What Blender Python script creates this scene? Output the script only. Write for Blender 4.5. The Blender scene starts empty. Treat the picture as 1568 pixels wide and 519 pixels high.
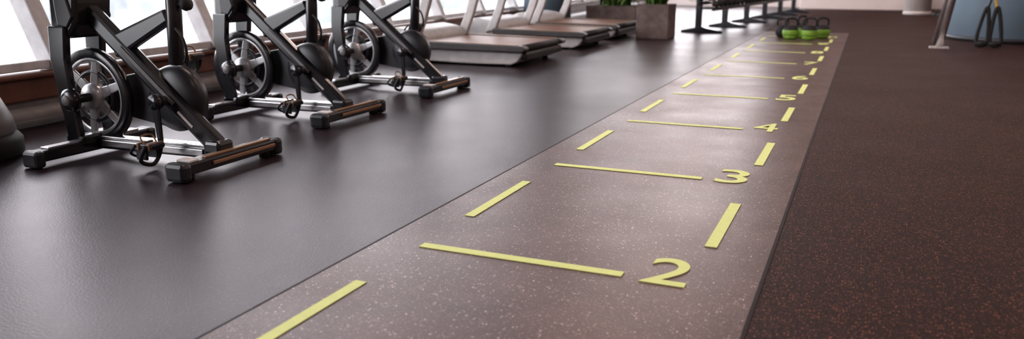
import bpy, bmesh, math, random
from mathutils import Vector, Matrix
random.seed(3)
scene=bpy.context.scene
V=Vector

# ------------------------------------------------------------ materials
def new_mat(name):
    m=bpy.data.materials.new(name); m.use_nodes=True
    return m, m.node_tree, m.node_tree.nodes['Principled BSDF']
def mat(name,col,rough=.5,metal=0,spec=.5,var=.15,scale=12,bump=0,bscale=60):
    m,nt,b=new_mat(name)
    tc=nt.nodes.new('ShaderNodeTexCoord'); n=nt.nodes.new('ShaderNodeTexNoise')
    n.inputs['Scale'].default_value=scale; n.inputs['Detail'].default_value=4
    nt.links.new(tc.outputs['Object'],n.inputs['Vector'])
    r=nt.nodes.new('ShaderNodeValToRGB')
    c=list(col)
    r.color_ramp.elements[0].position=.3; r.color_ramp.elements[1].position=.7
    r.color_ramp.elements[0].color=[x*(1-var) for x in c]+[1]
    r.color_ramp.elements[1].color=[min(1,x*(1+var)) for x in c]+[1]
    nt.links.new(n.outputs['Fac'],r.inputs['Fac']); nt.links.new(r.outputs['Color'],b.inputs['Base Color'])
    b.inputs['Roughness'].default_value=rough; b.inputs['Metallic'].default_value=metal
    b.inputs['Specular IOR Level'].default_value=spec
    if bump:
        n2=nt.nodes.new('ShaderNodeTexNoise'); n2.inputs['Scale'].default_value=bscale; n2.inputs['Detail'].default_value=3
        nt.links.new(tc.outputs['Object'],n2.inputs['Vector'])
        bp=nt.nodes.new('ShaderNodeBump'); bp.inputs['Strength'].default_value=bump; bp.inputs['Distance'].default_value=.01
        nt.links.new(n2.outputs['Fac'],bp.inputs['Height']); nt.links.new(bp.outputs['Normal'],b.inputs['Normal'])
    return m
def speckle_mat(name,base,blotch,fleck,rough,fleck_scale,fleck_amt,bump,spec=.5,blotch_scale=1.5,rv=.10,tint=(1,1,1),fop=1.0,dist=.006,rscale=1.3):
    m,nt,b=new_mat(name); N=nt.nodes.new; L=nt.links.new
    tc=N('ShaderNodeTexCoord')
    n=N('ShaderNodeTexNoise'); n.inputs['Scale'].default_value=blotch_scale; n.inputs['Detail'].default_value=9; n.inputs['Roughness'].default_value=.62
    L(tc.outputs['Object'],n.inputs['Vector'])
    r=N('ShaderNodeValToRGB'); r.color_ramp.elements[0].position=.35; r.color_ramp.elements[1].position=.68
    r.color_ramp.elements[0].color=(*base,1); r.color_ramp.elements[1].color=(*blotch,1); L(n.outputs['Fac'],r.inputs['Fac'])
    def flecks(scale,amt):
        v=N('ShaderNodeTexVoronoi'); v.inputs['Scale'].default_value=scale; v.inputs['Randomness'].default_value=1
        L(tc.outputs['Object'],v.inputs['Vector'])
        sep=N('ShaderNodeSeparateColor'); L(v.outputs['Color'],sep.inputs[0])
        gt=N('ShaderNodeMath'); gt.operation='LESS_THAN'; L(sep.outputs[0],gt.inputs[0]); gt.inputs[1].default_value=amt
        lt=N('ShaderNodeMapRange'); lt.inputs['From Min'].default_value=.22; lt.inputs['From Max'].default_value=.42; lt.inputs['To Min'].default_value=fop; lt.inputs['To Max'].default_value=0
        L(v.outputs['Distance'],lt.inputs['Value'])
        mu=N('ShaderNodeMath'); mu.operation='MULTIPLY'; L(gt.outputs[0],mu.inputs[0]); L(lt.outputs[0],mu.inputs[1])
        mu2=N('ShaderNodeMath'); mu2.operation='MULTIPLY'; L(mu.outputs[0],mu2.inputs[0]); L(sep.outputs[1],mu2.inputs[1]); return mu2
    f1=flecks(fleck_scale,fleck_amt); f2=flecks(fleck_scale*2.3,fleck_amt*1.3)
    mxx=N('ShaderNodeMath'); mxx.operation='MAXIMUM'; L(f1.outputs[0],mxx.inputs[0]); L(f2.outputs[0],mxx.inputs[1])
    mix=N('ShaderNodeMix'); mix.data_type='RGBA'; L(mxx.outputs[0],mix.inputs['Factor']); L(r.outputs['Color'],mix.inputs['A']); mix.inputs['B'].default_value=(*fleck,1)
    L(mix.outputs['Result'],b.inputs['Base Color'])
    nr=N('ShaderNodeTexNoise'); nr.inputs['Scale'].default_value=rscale; nr.inputs['Detail'].default_value=3; L(tc.outputs['Object'],nr.inputs['Vector'])
    rn=N('ShaderNodeMapRange'); rn.inputs['From Min'].default_value=.3; rn.inputs['From Max'].default_value=.7; rn.inputs['To Min'].default_value=rough-rv; rn.inputs['To Max'].default_value=rough+rv; L(nr.outputs['Fac'],rn.inputs['Value']); L(rn.outputs[0],b.inputs['Roughness'])
    n2=N('ShaderNodeTexNoise'); n2.inputs['Scale'].default_value=140; n2.inputs['Detail'].default_value=4; L(tc.outputs['Object'],n2.inputs['Vector'])
    bp=N('ShaderNodeBump'); bp.inputs['Strength'].default_value=bump; bp.inputs['Distance'].default_value=dist
    L(n2.outputs['Fac'],bp.inputs['Height']); L(bp.outputs['Normal'],b.inputs['Normal'])
    b.inputs['Specular IOR Level'].default_value=spec
    b.inputs['Specular Tint'].default_value=(*tint,1)
    return m
def emis(name,col,s):
    m=bpy.data.materials.new(name); m.use_nodes=True; nt=m.node_tree; b=nt.nodes['Principled BSDF']
    b.inputs['Base Color'].default_value=(*col,1); b.inputs['Emission Color'].default_value=(*col,1); b.inputs['Emission Strength'].default_value=s
    return m

M_floorL=speckle_mat('rubber_floor_plum',(.008,.004,.006),(.015,.008,.012),(.10,.06,.08),.34,140,.25,.20,spec=.52,blotch_scale=1.0,rv=.03,tint=(1,.81,.89))
M_floorR=speckle_mat('rubber_floor_brown',(.007,.0028,.0028),(.015,.006,.0055),(.42,.15,.10),.60,130,.36,.5,spec=.18,blotch_scale=2.0,rv=.03,tint=(1,.75,.68))
M_lane=speckle_mat('lane_rubber',(.052,.024,.021),(.110,.060,.054),(.90,.70,.65),.34,120,.15,.20,spec=.70,blotch_scale=3.2,rv=.05,tint=(1,.83,.80),fop=.9,rscale=2.4)
M_seam=mat('seam_black',(.012,.008,.008),.8)
M_yel=mat('yellow_paint',(.86,.98,.34),.55,spec=.3,var=.04,scale=40)
M_black=mat('frame_black',(.010,.011,.014),.22,.0,.8)
M_dark=mat('plastic_dark',(.016,.017,.021),.36)
M_rub=mat('rubber_black',(.012,.012,.013),.7)
M_silver=mat('brushed_silver',(.75,.73,.73),.25,.9)
M_fly=mat('flywheel_steel',(.62,.63,.65),.32,.6,var=.15)
M_white=mat('white_plastic',(.80,.76,.74),.4)
M_gold=mat('tan_trim_and_reflection',(.34,.20,.11),.4,.3)  # tan trim colour, also used for painted reflections on the rear stabiliser
M_grey=mat('light_grey_shell',(.50,.48,.47),.40)
M_grey2=mat('mid_grey_shell',(.17,.16,.16),.42)
M_rail=mat('deck_rail_dark',(.05,.045,.045),.4)
M_belt=mat('tread_belt',(.15,.06,.03),.45,bump=.1,bscale=200)
M_conc=mat('concrete',(.15,.11,.10),.8,var=.3,scale=9,bump=.3,bscale=30)
M_leaf=mat('leaf_green',(.10,.20,.04),.5,var=.4,scale=20)
M_soil=mat('soil',(.03,.02,.015),.95)
M_wood=mat('sill_wood',(.11,.040,.024),.45,var=.35,scale=6)
M_frame=mat('window_frame_white',(.55,.55,.56),.4)
M_col=mat('column_blue_grey',(.29,.39,.48),.55,var=.08,scale=2)
M_col2=mat('column_slate',(.13,.18,.23),.55,var=.08,scale=2)
M_colw=mat('column_white',(.80,.74,.70),.5,var=.05)
M_wall=mat('wall_paint',(.30,.22,.21),.8,var=.05,scale=2)
M_wallw=mat('wall_white',(.90,.80,.76),.7,var=.04,scale=2)
M_ceil=mat('ceiling_paint',(.14,.11,.11),.9,var=.05)
M_green=mat('lime_green',(.22,.44,.04),.45)
M_yell=mat('strap_yellow',(.85,.50,.03),.6)
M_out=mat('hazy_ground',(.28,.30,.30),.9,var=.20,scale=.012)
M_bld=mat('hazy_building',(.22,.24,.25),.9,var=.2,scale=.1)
M_lamp=emis('lamp_panel',(1,.74,.64),28)
# glass
M_glass=bpy.data.materials.new('window_glass'); M_glass.use_nodes=True
nt=M_glass.node_tree; nt.nodes.clear()
o=nt.nodes.new('ShaderNodeOutputMaterial'); mx=nt.nodes.new('ShaderNodeMixShader'); tr=nt.nodes.new('ShaderNodeBsdfTransparent'); gl=nt.nodes.new('ShaderNodeBsdfGlossy')
tr.inputs[0].default_value=(.95,.96,.96,1); gl.inputs['Roughness'].default_value=.02; mx.inputs[0].default_value=.05
nt.links.new(tr.outputs[0],mx.inputs[1]); nt.links.new(gl.outputs[0],mx.inputs[2]); nt.links.new(mx.outputs[0],o.inputs[0])

# ------------------------------------------------------------ mesh builder
class B:
    def __init__(s): s.bm=bmesh.new(); s.mats=[]
    def mi(s,m):
        if m not in s.mats: s.mats.append(m)
        return s.mats.index(m)
    def merge(s,t,m,smooth=True):
        i=s.mi(m)
        bmesh.ops.recalc_face_normals(t,faces=t.faces)
        for f in t.faces: f.material_index=i; f.smooth=smooth
        me=bpy.data.meshes.new('tmp'); t.to_mesh(me); t.free(); s.bm.from_mesh(me); bpy.data.meshes.remove(me)
    def bev(s,t,w,seg=2):
        if w>0: bmesh.ops.bevel(t,geom=list(t.edges),offset=w,segments=seg,profile=.5,affect='EDGES')
    def box(s,c,size,m,bevel=.006,rot=None):
        t=bmesh.new(); bmesh.ops.create_cube(t,size=1)
        bmesh.ops.scale(t,vec=size,verts=t.verts); s.bev(t,min(bevel,min(size)*.45))
        M=Matrix.Translation(c)
        if rot is not None: M=M@rot.to_4x4()
        t.transform(M); s.merge(t,m,False)
    def beam(s,p0,p1,a,b,m,a1=None,b1=None,bevel=.008,up=V((0,1,0))):
        p0=V(p0);p1=V(p1); d=(p1-p0); L=d.length; z=d.normalized()
        x=(up-z*up.dot(z)).normalized(); y=z.cross(x)
        a1=a if a1 is None else a1; b1=b if b1 is None else b1
        t=bmesh.new(); vs=[]
        for (A,Bb,h) in ((a,b,0),(a1,b1,L)):
            for sx,sy in ((-1,-1),(1,-1),(1,1),(-1,1)):
                vs.append(t.verts.new(p0+x*(sx*A/2)+y*(sy*Bb/2)+z*h))
        for f in ((3,2,1,0),(4,5,6,7),(0,1,5,4),(1,2,6,5),(2,3,7,6),(3,0,4,7)): t.faces.new([vs[i] for i in f])
        s.bev(t,min(bevel,min(a,b,a1,b1)*.4)); s.merge(t,m,False)
    def cyl(s,p0,p1,r0,m,r1=None,seg=24,bevel=0):
        p0=V(p0);p1=V(p1); d=p1-p0; r1=r0 if r1 is None else r1
        t=bmesh.new(); bmesh.ops.create_cone(t,cap_ends=True,segments=seg,radius1=r0,radius2=r1,depth=d.length)
        if bevel>0:
            es=[e for e in t.edges if abs(e.verts[0].co.z-e.verts[1].co.z)<1e-6]
            bmesh.ops.bevel(t,geom=es,offset=bevel,segments=2,profile=.5,affect='EDGES')
        q=V((0,0,1)).rotation_difference(d.normalized())
        t.transform(Matrix.Translation((p0+p1)/2)@q.to_matrix().to_4x4())
        i=s.mi(m); s.merge(t,m,True)
    def lathe(s,prof,c,axis,m,seg=40,smooth=True):
        t=bmesh.new(); rings=[]
        for r,h in prof:
            if r<1e-5: rings.append([t.verts.new((0,0,h))])
            else: rings.append([t.verts.new((r*math.cos(2*math.pi*k/seg),r*math.sin(2*math.pi*k/seg),h)) for k in range(seg)])
        for A,C in zip(rings,rings[1:]):
            for k in range(seg):
                k2=(k+1)%seg
                if len(A)==1 and len(C)==1: continue
                if len(A)==1: t.faces.new((A[0],C[k],C[k2]))
                elif len(C)==1: t.faces.new((A[k],A[k2],C[0]))
                else: t.faces.new((A[k],A[k2],C[k2],C[k]))
        q=V((0,0,1)).rotation_difference(V(axis).normalized())
        t.transform(Matrix.Translation(c)@q.to_matrix().to_4x4()); s.merge(t,m,smooth)
    def tube(s,pts,r,m,seg=12,closed=False,flat=None):
        P=[V(p) for p in pts]; out=[]; n=len(P); K=6
        rng=range(n if closed else n-1)
        for i in rng:
            a=P[(i-1)%n] if (closed or i>0) else P[0]; b=P[i]; c=P[(i+1)%n]; d=P[(i+2)%n] if (closed or i+2<n) else P[-1]
            for k in range(K):
                u=k/K; out.append(.5*((2*b)+(c-a)*u+(2*a-5*b+4*c-d)*u*u+(3*b-a-3*c+d)*u**3))
        if not closed: out.append(P[-1])
        t=bmesh.new(); rings=[]; N=len(out); x=None
        for i,p in enumerate(out):
            tg=(out[(i+1)%N]-out[i-1]) if closed else (out[min(i+1,N-1)]-out[max(i-1,0)])
            tg.normalize()
            if x is None:
                x=tg.orthogonal().normalized()
            else: x=(x-tg*x.dot(tg)).normalized()
            y=tg.cross(x)
            rings.append([t.verts.new(p+x*r*math.cos(2*math.pi*k/seg)+y*r*math.sin(2*math.pi*k/seg)) for k in range(seg)])
        for i in range(N if closed else N-1):
            A=rings[i];C=rings[(i+1)%N]
            for k in range(seg): t.faces.new((A[k],A[(k+1)%seg],C[(k+1)%seg],C[k]))
        if not closed: t.faces.new(rings[0][::-1]); t.faces.new(rings[-1])
        s.merge(t,m,True)
    def poly(s,uv,y0,y1,m,bevel=.005,plane='xz'):
        t=bmesh.new()
        f=lambda u,v,w:(u,w,v) if plane=='xz' else ((w,u,v) if plane=='yz' else (u,v,w))
        a=[t.verts.new(f(u,v,y0)) for u,v in uv]; b=[t.verts.new(f(u,v,y1)) for u,v in uv]
        t.faces.new(a); t.faces.new(b[::-1]); n=len(uv)
        for i in range(n): t.faces.new((a[i],b[i],b[(i+1)%n],a[(i+1)%n]))
        bmesh.ops.recalc_face_normals(t,faces=t.faces); s.bev(t,bevel); s.merge(t,m,False)
    def done(s,name,loc=(0,0,0),rz=0):
        me=bpy.data.meshes.new(name); s.bm.to_mesh(me); s.bm.free()
        for m in s.mats: me.materials.append(m)
        ob=bpy.data.objects.new(name,me); bpy.context.collection.objects.link(ob); ob.location=loc; ob.rotation_euler=(0,0,rz)
        return ob
def copy(ob,loc,rz=0):
    c=bpy.data.objects.new(ob.name.split('.')[0],ob.data); bpy.context.collection.objects.link(c); c.location=loc; c.rotation_euler=(0,0,rz); return c

# ------------------------------------------------------------ room
WX=lambda y:-3.0-.075*(y-3)          # facade foot line
FD=V((-.075,1,0)).normalized(); FN=V((-1,-.075,0)).normalized()   # along / outward
LEAN=math.tan(math.radians(23)); CH=4.3; YB=22.6; YF=-3.5; XR=7.5
def fac(y,z,out=0):
    return V((WX(y),y,z))+FN*(max(0,z-.28)*LEAN+out)
b=B(); b.box((-2.55-.152/2+0,(YB+YF)/2,-.05),(5.1-.152,YB-YF+1,.1),M_floorL,0)
b.box(((XR+.5+1.015)/2,(YB+YF)/2,-.05),(XR+.5-1.015,YB-YF+1,.1),M_floorR,0)
b.box(((-.152+1.015)/2+.0,(YB+13.0)/2+.25,-.05),(1.175,YB-13.0+.5,.1),M_floorR,0)
b.done('floor')
b=B(); b.box((.4315,(13+YF)/2,-.0495),(1.157,13-YF,.101),M_lane,0)
b.box((-.150,(13+YF)/2,-.04),(.008,13-YF,.0825),M_seam,0); b.box((1.013,(13+YF)/2,-.04),(.010,13-YF,.0830),M_seam,0)
b.box((.4315,13.0,-.04),(1.17,.012,.0825),M_seam,0)
b.done('training_lane')
# painted markings
b=B()
def rect(x0,x1,y0,y1,m=M_yel,z=.0035):
    b.box(((x0+x1)/2,(y0+y1)/2,z-.001),(x1-x0,y1-y0,.002),m,0)
XRr,XT,S=.647,.833,1.2
for k in range(0,11):
    if k*S-.02>.2 : rect(0,XRr,k*S-.019,k*S+.019)
    if k<10:
        rect(-.018,.018,(k+.28)*S,(k+.72)*S); rect(XT-.019,XT+.019,(k+.28)*S,(k+(.72 if k>1 else .66))*S)
for k in range(1,11):
    cu=bpy.data.curves.new('d','FONT'); cu.body=str(k); cu.size=1; cu.align_x='CENTER'; cu.offset=.008; cu.extrude=.004; cu.resolution_u=8
    to=bpy.data.objects.new('d',cu); bpy.context.collection.objects.link(to); bpy.context.view_layer.update()
    me=bpy.data.meshes.new_from_object(to); bpy.data.objects.remove(to)
    h=max(v.co.y for v in me.vertices)-min(v.co.y for v in me.vertices); w=max(v.co.x for v in me.vertices)-min(v.co.x for v in me.vertices)
    t=bmesh.new(); t.from_mesh(me); y0=min(v.co.y for v in me.vertices)
    ww=.125 if k>1 else .06
    if k>9: ww=.2
    hh={2:.215,3:.235}.get(k,.26)
    for v in t.verts: v.co=V((v.co.x/w*ww+.763,(v.co.y-y0)/h*hh+k*S-.032,.0025+v.co.z*.25))
    b.merge(t,M_yel,False)
b.done('lane_markings')

# ceiling + walls
b=B(); b.box((1.0,(YB+YF)/2,CH+.1),(14.5,YB-YF+.4,.2),M_ceil,0); b.done('ceiling')
b=B(); b.box((XR+.1,(YB+YF)/2,CH/2),(.2,YB-YF+.4,CH),M_wall,0); b.done('wall_right')
b=B(); b.box((.6,YF-.1,CH/2),(14,.2,CH),M_wall,0); b.done('wall_near')
# far wall: solid to the right, glazed bays to the left
b=B(); b.box((1.0,YB+.1,.35),(13.4,.2,.7),M_wallw,.01); b.box((1.0,YB+.1,CH-.3),(13.4,.2,.6),M_wallw,0)
b.box((3.2,YB+.1,(CH+.1)/2),(9.0,.2,CH-1.3),M_wall,0)
for x in [-5.2,-3.2]: b.box((x,YB+.1,CH/2),(.14,.2,CH-1.2),M_frame,.01)
b.done('wall_back')
# left low wall with wood panel
b=B(); L=(YB-YF)/FD.y; mid=V((WX((YB+YF)/2),(YB+YF)/2,0)); R=Matrix.Rotation(math.atan(.075),3,'Z')
b.box(mid+FN*.09+V((0,0,.10)),(.18,L,.2),M_grey2,0,R)
b.box(mid+FN*.07+V((0,0,.205)),(.18,L,.13),M_wood,.012,R)
b.box(mid+FN*.12+V((0,0,.28)),(.34,L,.03),M_wood,.01,R)
b.done('wall_left')
b=B(); p0=V((WX(YF),YF,.06))-FN*.06; p1=V((WX(YB),YB,.06))-FN*.06
b.cyl(p0,p1,.055,M_grey2,seg=20); b.box((p0+p1)/2-V((0,0,.045)),(.05,L,.03),M_dark,0,R); b.done('baseboard_left')
# windows
ys=[3.54+1.36*k for k in range(-5,15)]
for i,(ya,yb) in enumerate(zip(ys,ys[1:])):
    b=B(); zt=CH-.02
    b.beam(fac(ya,.29),fac(ya,zt),.10,.12,M_frame,bevel=.01,up=FD)
    b.beam(fac(ya+.05,.33),fac(yb-.05,.33),.05,.07,M_frame,bevel=.006,up=V((0,0,1)))
    b.beam(fac(ya+.05,zt-.05),fac(yb-.05,zt-.05),.1,.07,M_frame,bevel=.006,up=V((0,0,1)))
    t=bmesh.new(); q=[fac(ya+.05,.35),fac(yb-.05,.35),fac(yb-.05,zt-.1),fac(ya+.05,zt-.1)]
    t.faces.new([t.verts.new(p) for p in q]); b.merge(t,M_glass,False)
    b.done('window_%d'%(i+1))
# outside
b=B(); t=bmesh.new(); bmesh.ops.create_grid(t,x_segments=1,y_segments=1,size=3000); t.transform(Matrix.Translation((-3000-8,0,-26))); b.merge(t,M_out,False); b.done('ground_outside')
b=B()
for k in range(60):
    x=-random.uniform(160,900); y=random.uniform(-100,1200); h=random.uniform(4,16)
    b.box((x,y,-26+h/2),(random.uniform(10,40),random.uniform(10,40),h),M_bld,0)
b.done('city_buildings')

# ceiling lamps
for i,(x,y) in enumerate([(1.8,0.0)]+[(x,y) for y in (4.5,9,13.5,18) for x in (-1.6,1.8,5.2)]):
    b=B(); b.box((0,0,0),(1.3,.34,.05),M_white,.01); b.box((0,0,-.027),(1.2,.26,.012),M_lamp,0)
    b.done('ceiling_lamp',(x,y,CH-.03))

# ------------------------------------------------------------ spin bike
def make_bike():
    b=B()
    # front stabiliser
    b.beam((-.06,-.33,.05),(-.06,.28,.05),.05,.075,M_black,up=V((0,0,1)))
    b.box((-.06,-.03,.079),(.05,.5,.008),M_silver,.002)  # silver plate painted in as the highlight on the bar top
    for s,yy in ((-1,-.335),(1,.285)):
        b.box((-.06,yy,.04),(.095,.05,.075),M_dark,.015); b.cyl((-.06,yy-.015,.02),(-.06,yy+.025,.02),.02,M_rub)
    # rear stabiliser
    b.beam((.71,-.28,.052),(.71,.28,.052),.05,.085,M_black,up=V((0,0,1)))
    b.box((.725,.05,.081),(.022,.42,.008),M_gold,.002); b.box((.757,.06,.055),(.008,.4,.014),M_gold,.002)  # thin tan strips imitate warm reflections along the bar
    b.box((.71,-.235,.082),(.075,.05,.01),M_white,.003)
    for s in (-1,1):
        b.box((.71,s*.29,.042),(.105,.055,.08),M_dark,.018); b.cyl((.71,s*.24,0.0),(.71,s*.24,.03),.025,M_rub)
    # spine
    b.beam((-.04,0,.055),(.69,0,.062),.055,.05,M_black,up=V((0,1,0)))
    b.box((.30,0,.088),(.66,.05,.012),M_silver,.004,Matrix.Rotation(-.01,3,'Y'))
    b.box((.30,-.03,.06),(.60,.008,.03),M_silver,.003)
    # fork arms
    for y0,y1 in ((-.115,-.078),(.078,.115)):
        b.poly([(-.155,.60),(-.165,.45),(-.14,.30),(-.11,.07),(-.035,.07),(-.055,.22),(-.06,.32),(-.07,.45),(-.05,.60)],y0,y1,M_black,.008)
    b.box((-.07,0,.08),(.11,.23,.05),M_black,.012)
    # head casting
    b.poly([(-.16,.56),(-.15,.80),(-.10,.86),(-.03,.84),(.02,.72),(.0,.60),(-.05,.54)],-.10,.10,M_black,.02)
    b.poly([(-.10,.60),(-.11,.74),(-.03,.74),(.0,.64),(-.04,.59)],-.108,.108,M_dark,.008)
    # main tube
    b.beam((-.07,0,.71),(.69,0,.065),.062,.082,M_black,bevel=.018)
    b.beam((.18,-.033,.508),(.46,-.033,.27),.004,.018,M_grey2,bevel=.001)
    b.box((.52,-.0335,.205),(.10,.006,.012),M_white,.002,Matrix.Rotation(.70,3,'Y'))
    b.box((.665,0,.09),(.09,.10,.06),M_black,.015)
    # seat strut + seat post
    b.beam((.12,0,.505),(.46,0,.655),.055,.11,M_black,.05,.065,.015)
    b.cyl((.470,0,.44),(.487,0,.78),.033,M_black,bevel=.006); b.cyl((.487,0,.76),(.505,0,.98),.025,M_silver)
    b.cyl((.485,0,.70),(.545,0,.70),.012,M_rub); b.lathe([(0,0),(.024,.0),(.028,.012),(.024,.03),(0,.034)],(.54,0,.70),(1,0,0),M_rub)
    b.tube([(.50,-.02,.60),(.545,-.03,.56),(.56,-.03,.50),(.535,-.02,.455)],.006,M_rub)
    # saddle
    b.box((.50,0,.985),(.22,.05,.03),M_dark,.01)
    t=bmesh.new(); bmesh.ops.create_uvsphere(t,u_segments=28,v_segments=14,radius=1)
    for v in t.verts:
        x=v.co.x; w=.085 if x>0 else .085+.06*x
        v.co=V((.50+x*.145,v.co.y*w,1.03+v.co.z*.035))
    b.merge(t,M_rub)
    # handlebar post & bars & console
    b.cyl((-.09,0,.80),(-.16,0,1.07),.03,M_silver); b.box((-.17,0,1.08),(.12,.10,.05),M_dark,.012)
    b.tube([(.05,-.20,1.14),(-.08,-.22,1.12),(-.19,-.16,1.09),(-.20,0,1.09),(-.19,.16,1.09),(-.08,.22,1.12),(.05,.20,1.14)],.016,M_rub)
    b.tube([(-.18,-.05,1.09),(-.33,-.06,1.14),(-.36,0,1.15),(-.33,.06,1.14),(-.18,.05,1.09)],.014,M_rub)
    b.box((-.22,0,1.16),(.02,.16,.10),M_dark,.008,Matrix.Rotation(-.5,3,'Y'))
    # flywheel
    c=(-.045,0,.272)
    b.lathe([(.182,-.016),(.212,-.020),(.224,-.014),(.224,.014),(.212,.020),(.182,.016),(.182,-.016)],c,(0,1,0),M_black,56)
    b.lathe([(.163,-.006),(.184,-.014),(.184,.014),(.163,.006),(.163,-.006)],c,(0,1,0),M_fly,56)
    for k in range(6):
        a=k*2*math.pi/6+.35; d=V((math.cos(a),0,math.sin(a)))
        b.beam(V(c)+d*.04,V(c)+d*.172,.016,.055,M_fly,.014,.036,.005)
    b.lathe([(.10,-.003),(.112,-.008),(.124,-.003),(.124,.003),(.10,.003),(.10,-.003)],c,(0,1,0),M_dark)
    b.lathe([(0,-.03),(.055,-.03),(.062,-.02),(.062,.02),(.055,.03),(0,.03)],c,(0,1,0),M_fly)
    b.cyl((c[0],-.135,c[2]),(c[0],.13,c[2]),.02,M_dark)
    b.lathe([(0,-.155),(.035,-.153),(.052,-.14),(.055,-.12),(.045,-.112),(0,-.112)],c,(0,1,0),M_black)
    b.lathe([(0,-.160),(.022,-.159),(.026,-.152),(0,-.150)],c,(0,1,0),M_grey2)
    # belt guard
    k=(.41,0,.283)
    pts=[]
    for i in range(25):
        a=-math.pi*.53+math.pi*1.06*i/24; pts.append((k[0]+.145*math.cos(a),k[2]+.145*math.sin(a)))
    for i in range(13):
        a=math.pi*.53+math.pi*.94*i/12; pts.append((c[0]+.07*math.cos(a),c[2]+.07*math.sin(a)))
    b.poly(pts,.04,.072,M_dark,.006)
    b.lathe([(0,-.038),(.10,-.036),(.138,-.02),(.150,.0),(.150,.04),(0,.045)],(k[0],.035,k[2]),(0,1,0),M_dark,48)
    # cranks + pedals
    b.cyl((k[0],-.085,k[2]),(k[0],.11,k[2]),.022,M_dark); b.cyl((k[0],-.095,k[2]),(k[0],-.07,k[2]),.034,M_black)
    for s,(ex,ez) in ((-1,(.425,.105)),(1,(.395,.46))):
        b.beam((k[0],s*.085 if s<0 else .10,k[2]),(ex,-.09 if s<0 else .11,ez),.018,.036,M_black,.016,.026,.006)
        yy=-.15 if s<0 else .165
        b.cyl((ex,(-.09 if s<0 else .11),ez),(ex,yy,ez),.009,M_silver)
        b.box((ex,yy,ez),(.095,.075,.022),M_dark,.006); b.box((ex-.03,yy,ez),(.012,.085,.03),M_gold,.003); b.box((ex+.03,yy,ez),(.012,.085,.03),M_gold,.003)
        b.tube([(ex-.05,yy-.035,ez),(ex-.085,yy-.03,ez-.035),(ex-.07,yy,ez-.055),(ex-.085,yy+.03,ez-.035),(ex-.05,yy+.035,ez)],.006,M_rub,8)
        b.tube([(ex+.02,yy-.045,ez+.005),(ex-.01,yy-.05,ez-.06),(ex-.0,yy,ez-.085),(ex-.01,yy+.05,ez-.06),(ex+.02,yy+.045,ez+.005)],.009,M_rub,8)
        b.box((ex-.02,yy-.03,ez-.035),(.06,.012,.05),M_dark,.004); b.box((ex-.02,yy+.03,ez-.035),(.06,.012,.05),M_dark,.004)
        b.tube([(ex+.01,yy-.03,ez),(ex-.02,yy-.03,ez+.04),(ex-.02,yy+.03,ez+.04),(ex+.01,yy+.03,ez)],.004,M_gold,8)
    return b.done('spin_bike')
bk=make_bike(); bk.location=(-2.01,2.97,.0); bk.rotation_euler=(0,0,.02)
copy(bk,(-2.20,4.19,0),0.0); copy(bk,(-2.22,5.40,0),.01)

# ------------------------------------------------------------ treadmill
def make_tread(W):
    b=B(); h=W/2
    b.poly([(-.06,.05),(-.02,.10),(-.02,.13),(-1.45,.15),(-1.45,.03),(-.55,.015),(-.12,.02)],-h+.05,h-.05,M_grey,.012)
    b.poly([(0,.14),(.03,.155),(.035,.175),(0,.195),(-1.10,.215),(-1.10,.14)],-h,-h+.11,M_rail,.01)
    b.poly([(0,.14),(.03,.155),(.035,.175),(0,.195),(-1.10,.215),(-1.10,.14)],h-.11,h,M_rail,.01)
    b.box((-.60,0,.185),(1.14,W-.24,.03),M_belt,.008,Matrix.Rotation(.012,3,'Y'))
    b.cyl((-.03,-h+.12,.165),(-.03,h-.12,.165),.034,M_rub)
    b.box((-.015,0,.10),(.07,W-.16,.07),M_dark,.02)
    for s in (-1,1):
        b.cyl((-.16,s*(h-.09),0),(-.16,s*(h-.09),.04),.03,M_rub); b.cyl((-1.3,s*(h-.09),0),(-1.3,s*(h-.09),.04),.03,M_rub)
        b.box((-.55,s*(h-.052),.2065),(1.0,.03,.006),M_gold,.002,Matrix.Rotation(.018,3,'Y'))
    b.poly([(-1.05,.14),(-1.06,.235),(-1.15,.30),(-1.35,.33),(-1.48,.28),(-1.52,.18),(-1.50,.06),(-1.40,.04)],-h+.04,h-.04,M_grey,.03)
    for s in (-1,1):
        y=s*(h-.04)
        pts=[(-1.20,.16),(-1.07,.20),(-.98,.42),(-.90,.68),(-.88,.88),(-.95,1.05),(-1.05,1.15),(-1.12,1.15),(-1.02,1.02),(-.97,.88),(-1.0,.68),(-1.08,.42)]
        b.poly(pts,y-.03,y+.03,M_grey,.012)
        b.tube([(-1.05,y,1.03),(-.85,y,1.00),(-.62,y,.96),(-.50,y,.93)],.022,M_dark)
    b.box((-1.06,0,1.18),(.10,W,.20),M_grey2,.03,Matrix.Rotation(-.6,3,'Y')); b.box((-1.03,0,1.22),(.03,W*.6,.22),M_dark,.01,Matrix.Rotation(-.6,3,'Y'))
    b.tube([(-1.0,-h+.04,1.0),(-.93,-.1,1.0),(-.93,.1,1.0),(-1.0,h-.04,1.0)],.02,M_dark)
    return b.done('treadmill')
tm=make_tread(1.10); tm.location=(-1.60,7.58,0)
copy(tm,(-1.66,9.48,0)); copy(tm,(-1.70,10.92,0))

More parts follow.
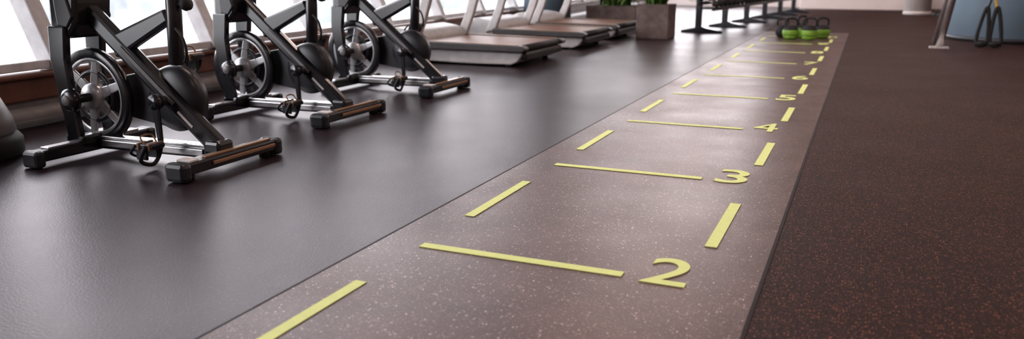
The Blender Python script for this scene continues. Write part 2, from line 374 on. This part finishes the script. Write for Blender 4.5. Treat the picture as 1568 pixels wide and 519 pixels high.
# ------------------------------------------------------------ planters
def planter(w,d,h,n,leaf,loc):
    b=B(); 
    b.poly([(-w/2,-d/2),(w/2,-d/2),(w/2,d/2),(-w/2,d/2)],0,h-.02,M_conc,.012,'xy')
    for s in (-1,1):
        b.box((s*(w/2-.02),0,h-.01),(.04,d,.05),M_conc,.006); b.box((0,s*(d/2-.02),h-.01),(w-.08,.04,.05),M_conc,.006)
    b.box((0,0,h-.015),(w-.08,d-.08,.02),M_soil,.0)
    for k in range(n):
        a=random.uniform(0,6.28); L=leaf*random.uniform(.6,1.1); tilt=random.uniform(.25,1.15)
        bx=random.uniform(-w*.28,w*.28); by=random.uniform(-d*.28,d*.28); d0=V((math.cos(a),math.sin(a),0)); sd=V((-math.sin(a),math.cos(a),0))
        t=bmesh.new(); pr=None
        for i in range(8):
            u=i/7; ang=tilt*(.3+1.5*u); p=V((bx,by,h))+d0*(L*u*math.sin(min(ang,1.7)*.8))+V((0,0,L*(u*math.cos(tilt*.7)-.55*tilt*u*u)))
            p.z=max(p.z,h-.25); wd=.028*math.sin(math.pi*min(.97,.12+u*.85))
            q=(t.verts.new(p-sd*wd),t.verts.new(p+V((0,0,-.006))),t.verts.new(p+sd*wd))
            if pr: t.faces.new((pr[0],pr[1],q[1],q[0])); t.faces.new((pr[1],pr[2],q[2],q[1]))
            pr=q
        b.merge(t,M_leaf)
    return b.done('potted_plant',loc)
planter(.43,.43,.43,80,.6,(-1.33,11.0,0))
planter(.80,.5,.34,150,.7,(-2.40,12.75,0))

# ------------------------------------------------------------ columns
def column(name,r,loc,m,base=M_dark):
    b=B(); b.cyl((0,0,0),(0,0,CH-.01),r,m,seg=64); b.lathe([(r,0),(r+.015,0),(r+.015,.05),(r+.006,.06),(r,.06)],(0,0,0),(0,0,1),base,64)
    return b.done(name,loc)
column('column',.36,(-3.25,12.0,0),M_col2)
column('column',.85,(3.06,12.6,0),M_col)
column('column',.26,(2.2,19.7,0),M_colw,M_white)

# ------------------------------------------------------------ dumbbell rack
def rack():
    b=B(); L=7.6
    for k in range(6):
        y=.15+k*(L-.3)/5
        b.beam((-.05,y,.03),(-.05,y,.95),.06,.09,M_black,bevel=.01)
        b.poly([(-.30,0),(-.30,.03),(-.10,.07),(-.02,.10),(.06,.07),(.30,.03),(.30,0)],y-.035,y+.035,M_black,.006)
    for z,dx in ((.38,.08),(.72,-.06)):
        for o in (-.11,.11):
            b.beam((dx+o,0,z+o*-.35),(dx+o,L,z+o*-.35),.05,.035,M_dark,bevel=.006,up=V((0,0,1)))
        for k in range(6):
            y=.15+k*(L-.3)/5; b.box((dx-.02,y,z-.03),(.28,.04,.03),M_black,.004)
        n=30
        for i in range(n):
            y=.12+i*(L-.24)/(n-1); r=.045+.02*((i*7)%5)/4
            zz=z+.03+r
            b.cyl((dx-.13,y,zz+.045),(dx+.13,y,zz-.045),.014,M_silver,seg=10)
            for s in (-1,1):
                c0=V((dx+s*.075,y,zz-s*.026)); c1=V((dx+s*.155,y,zz-s*.054)); b.cyl(c0,c1,r,M_rub,seg=12,bevel=.008)
    return b.done('dumbbell_rack',(-.98,12.15,0),-.10)
rack()

# ------------------------------------------------------------ kettlebells
def kettle(g):
    b=B()
    b.lathe([(0,0),(.07,0),(.085,.012),(.105,.05),(.112,.095),(.104,.14),(.08,.175),(.045,.195),(0,.20)],(0,0,0),(0,0,1),M_rub,36)
    if g:
        b.lathe([(.1085,.06),(.1155,.075),(.1155,.115),(.1085,.13)],(0,0,0),(0,0,1),M_green,36)
        b.lathe([(.072,-.0),(.088,.012),(.107,.048),(.105,.05)],(0,0,0),(0,0,1),M_green,36)
    b.tube([(-.065,0,.16),(-.085,0,.22),(-.07,0,.275),(-.02,0,.292),(.02,0,.292),(.07,0,.275),(.085,0,.22),(.065,0,.16)],.016,M_rub,12)
    return b.done('kettlebell')
kg=kettle(True); kg.location=(.33,11.50,.006); kg.rotation_euler=(0,0,.4); kg.scale=(.90,)*3
for x,y,r,s in ((.56,11.45,-.2,.94),(.44,11.86,.9,.95),(.70,11.80,.5,.9)): c=copy(kg,(x,y,.006),r); c.scale=(s,)*3
kk=kettle(False); kk.location=(.20,11.80,.006); kk.scale=(.82,)*3

# ------------------------------------------------------------ suspension trainer rig (right)
b=B()
b.cyl((2.01,10.80,0),(2.38,11.1,2.4),.038,M_silver); b.box((2.01,10.80,.01),(.2,.14,.02),M_grey,.005)
b.cyl((4.4,10.80,0),(4.1,11.1,2.4),.038,M_silver); b.box((4.4,10.80,.01),(.2,.14,.02),M_grey,.005)
b.cyl((2.01,11.45,0),(2.38,11.1,2.4),.038,M_silver); b.cyl((4.4,11.45,0),(4.1,11.1,2.4),.038,M_silver)
b.cyl((2.25,11.1,2.4),(4.25,11.1,2.4),.04,M_silver)
for x in (2.53,3.2):
    b.box((x,11.1,1.55),(.04,.006,1.65),M_yell,0)
    b.box((x,11.1,.70),(.045,.02,.20),M_rub,.002)
    for s in (-1,1):
        b.tube([(x,11.1,.66),(x+s*.02,11.1,.55),(x+s*.05,11.1,.42)],.012,M_yell if s>0 else M_rub,8)
        b.tube([(x+s*.05,11.1,.46),(x+s*.00+s*.02,11.1,.28),(x+s*.02,11.1,.05),(x+s*.12,11.1,.05),(x+s*.10,11.1,.28)],.022,M_rub,8,True)
        b.cyl((x+s*.005,11.1,.045),(x+s*.135,11.1,.045),.03,M_rub)
b.done('suspension_trainer_rig')

# ------------------------------------------------------------ punching bag base at left edge
b=B()
b.lathe([(0,0),(.27,0),(.285,.02),(.285,.08),(.27,.10),(.25,.11)],(0,0,0),(0,0,1),M_rub,56)
b.lathe([(.25,.105),(.262,.12),(.25,.18),(.20,.30),(.15,.37),(.10,.40),(.06,.42),(.055,.60),(0,.60)],(0,0,0),(0,0,1),M_grey2,56)
b.lathe([(0,.58),(.12,.58),(.16,.62),(.17,.75),(.17,1.55),(.14,1.66),(0,1.69)],(0,0,0),(0,0,1),M_black,48)
b.done('punching_bag',(-2.57,2.61,0))

def bench():
    b=B()
    b.beam((-.55,0,.05),(.55,0,.05),.06,.06,M_black); b.box((-.5,0,.03),(.07,.5,.06),M_black,.01); b.box((.5,0,.03),(.07,.5,.06),M_black,.01)
    b.beam((-.35,0,.06),(-.25,0,.40),.07,.07,M_black); b.beam((.40,0,.06),(.30,0,.40),.07,.07,M_black)
    b.box((-.35,0,.45),(.40,.30,.08),M_rub,.03); b.box((.25,0,.45),(.78,.28,.08),M_rub,.03)
    return b.done('weight_bench')
bn=bench(); bn.location=(3.0,19.0,0); bn.rotation_euler=(0,0,.3); copy(bn,(3.6,17.4,0),.2)
b=B(); b.box((0,0,.15),(2.6,.6,.30),M_wallw,.02); b.box((0,0,.345),(2.6,.62,.09),M_rub,.03); b.done('bench_seat',(1.0,21.9,0))

# ------------------------------------------------------------ light
w=bpy.data.worlds.new('sky'); scene.world=w; w.use_nodes=True; nt=w.node_tree; bg=nt.nodes['Background']
tc=nt.nodes.new('ShaderNodeTexCoord'); sp=nt.nodes.new('ShaderNodeSeparateXYZ'); rp=nt.nodes.new('ShaderNodeValToRGB')
nt.links.new(tc.outputs['Generated'],sp.inputs[0]); nt.links.new(sp.outputs['Z'],rp.inputs['Fac'])
rp.color_ramp.elements[0].position=0; rp.color_ramp.elements[0].color=(1,.94,.96,1); rp.color_ramp.elements[1].position=.6; rp.color_ramp.elements[1].color=(.92,.92,1,1)
nt.links.new(rp.outputs['Color'],bg.inputs['Color']); bg.inputs['Strength'].default_value=5.6

# ------------------------------------------------------------ camera
cam=bpy.data.cameras.new('camera'); co=bpy.data.objects.new('camera',cam); bpy.context.collection.objects.link(co)
cam.sensor_width=36; cam.sensor_fit='HORIZONTAL'; cam.lens=36*1234.5/1568
co.location=(1.0064*1.2,.2608*1.2,.687*1.2); co.rotation_euler=(math.pi/2-.2376,0,.4074)
cam.clip_start=.05; cam.clip_end=6000
cam.dof.use_dof=True; cam.dof.focus_distance=3.3; cam.dof.aperture_fstop=2.2
scene.camera=co
scene.view_settings.view_transform='Standard'
scene.view_settings.look='None'
scene.view_settings.exposure=.45
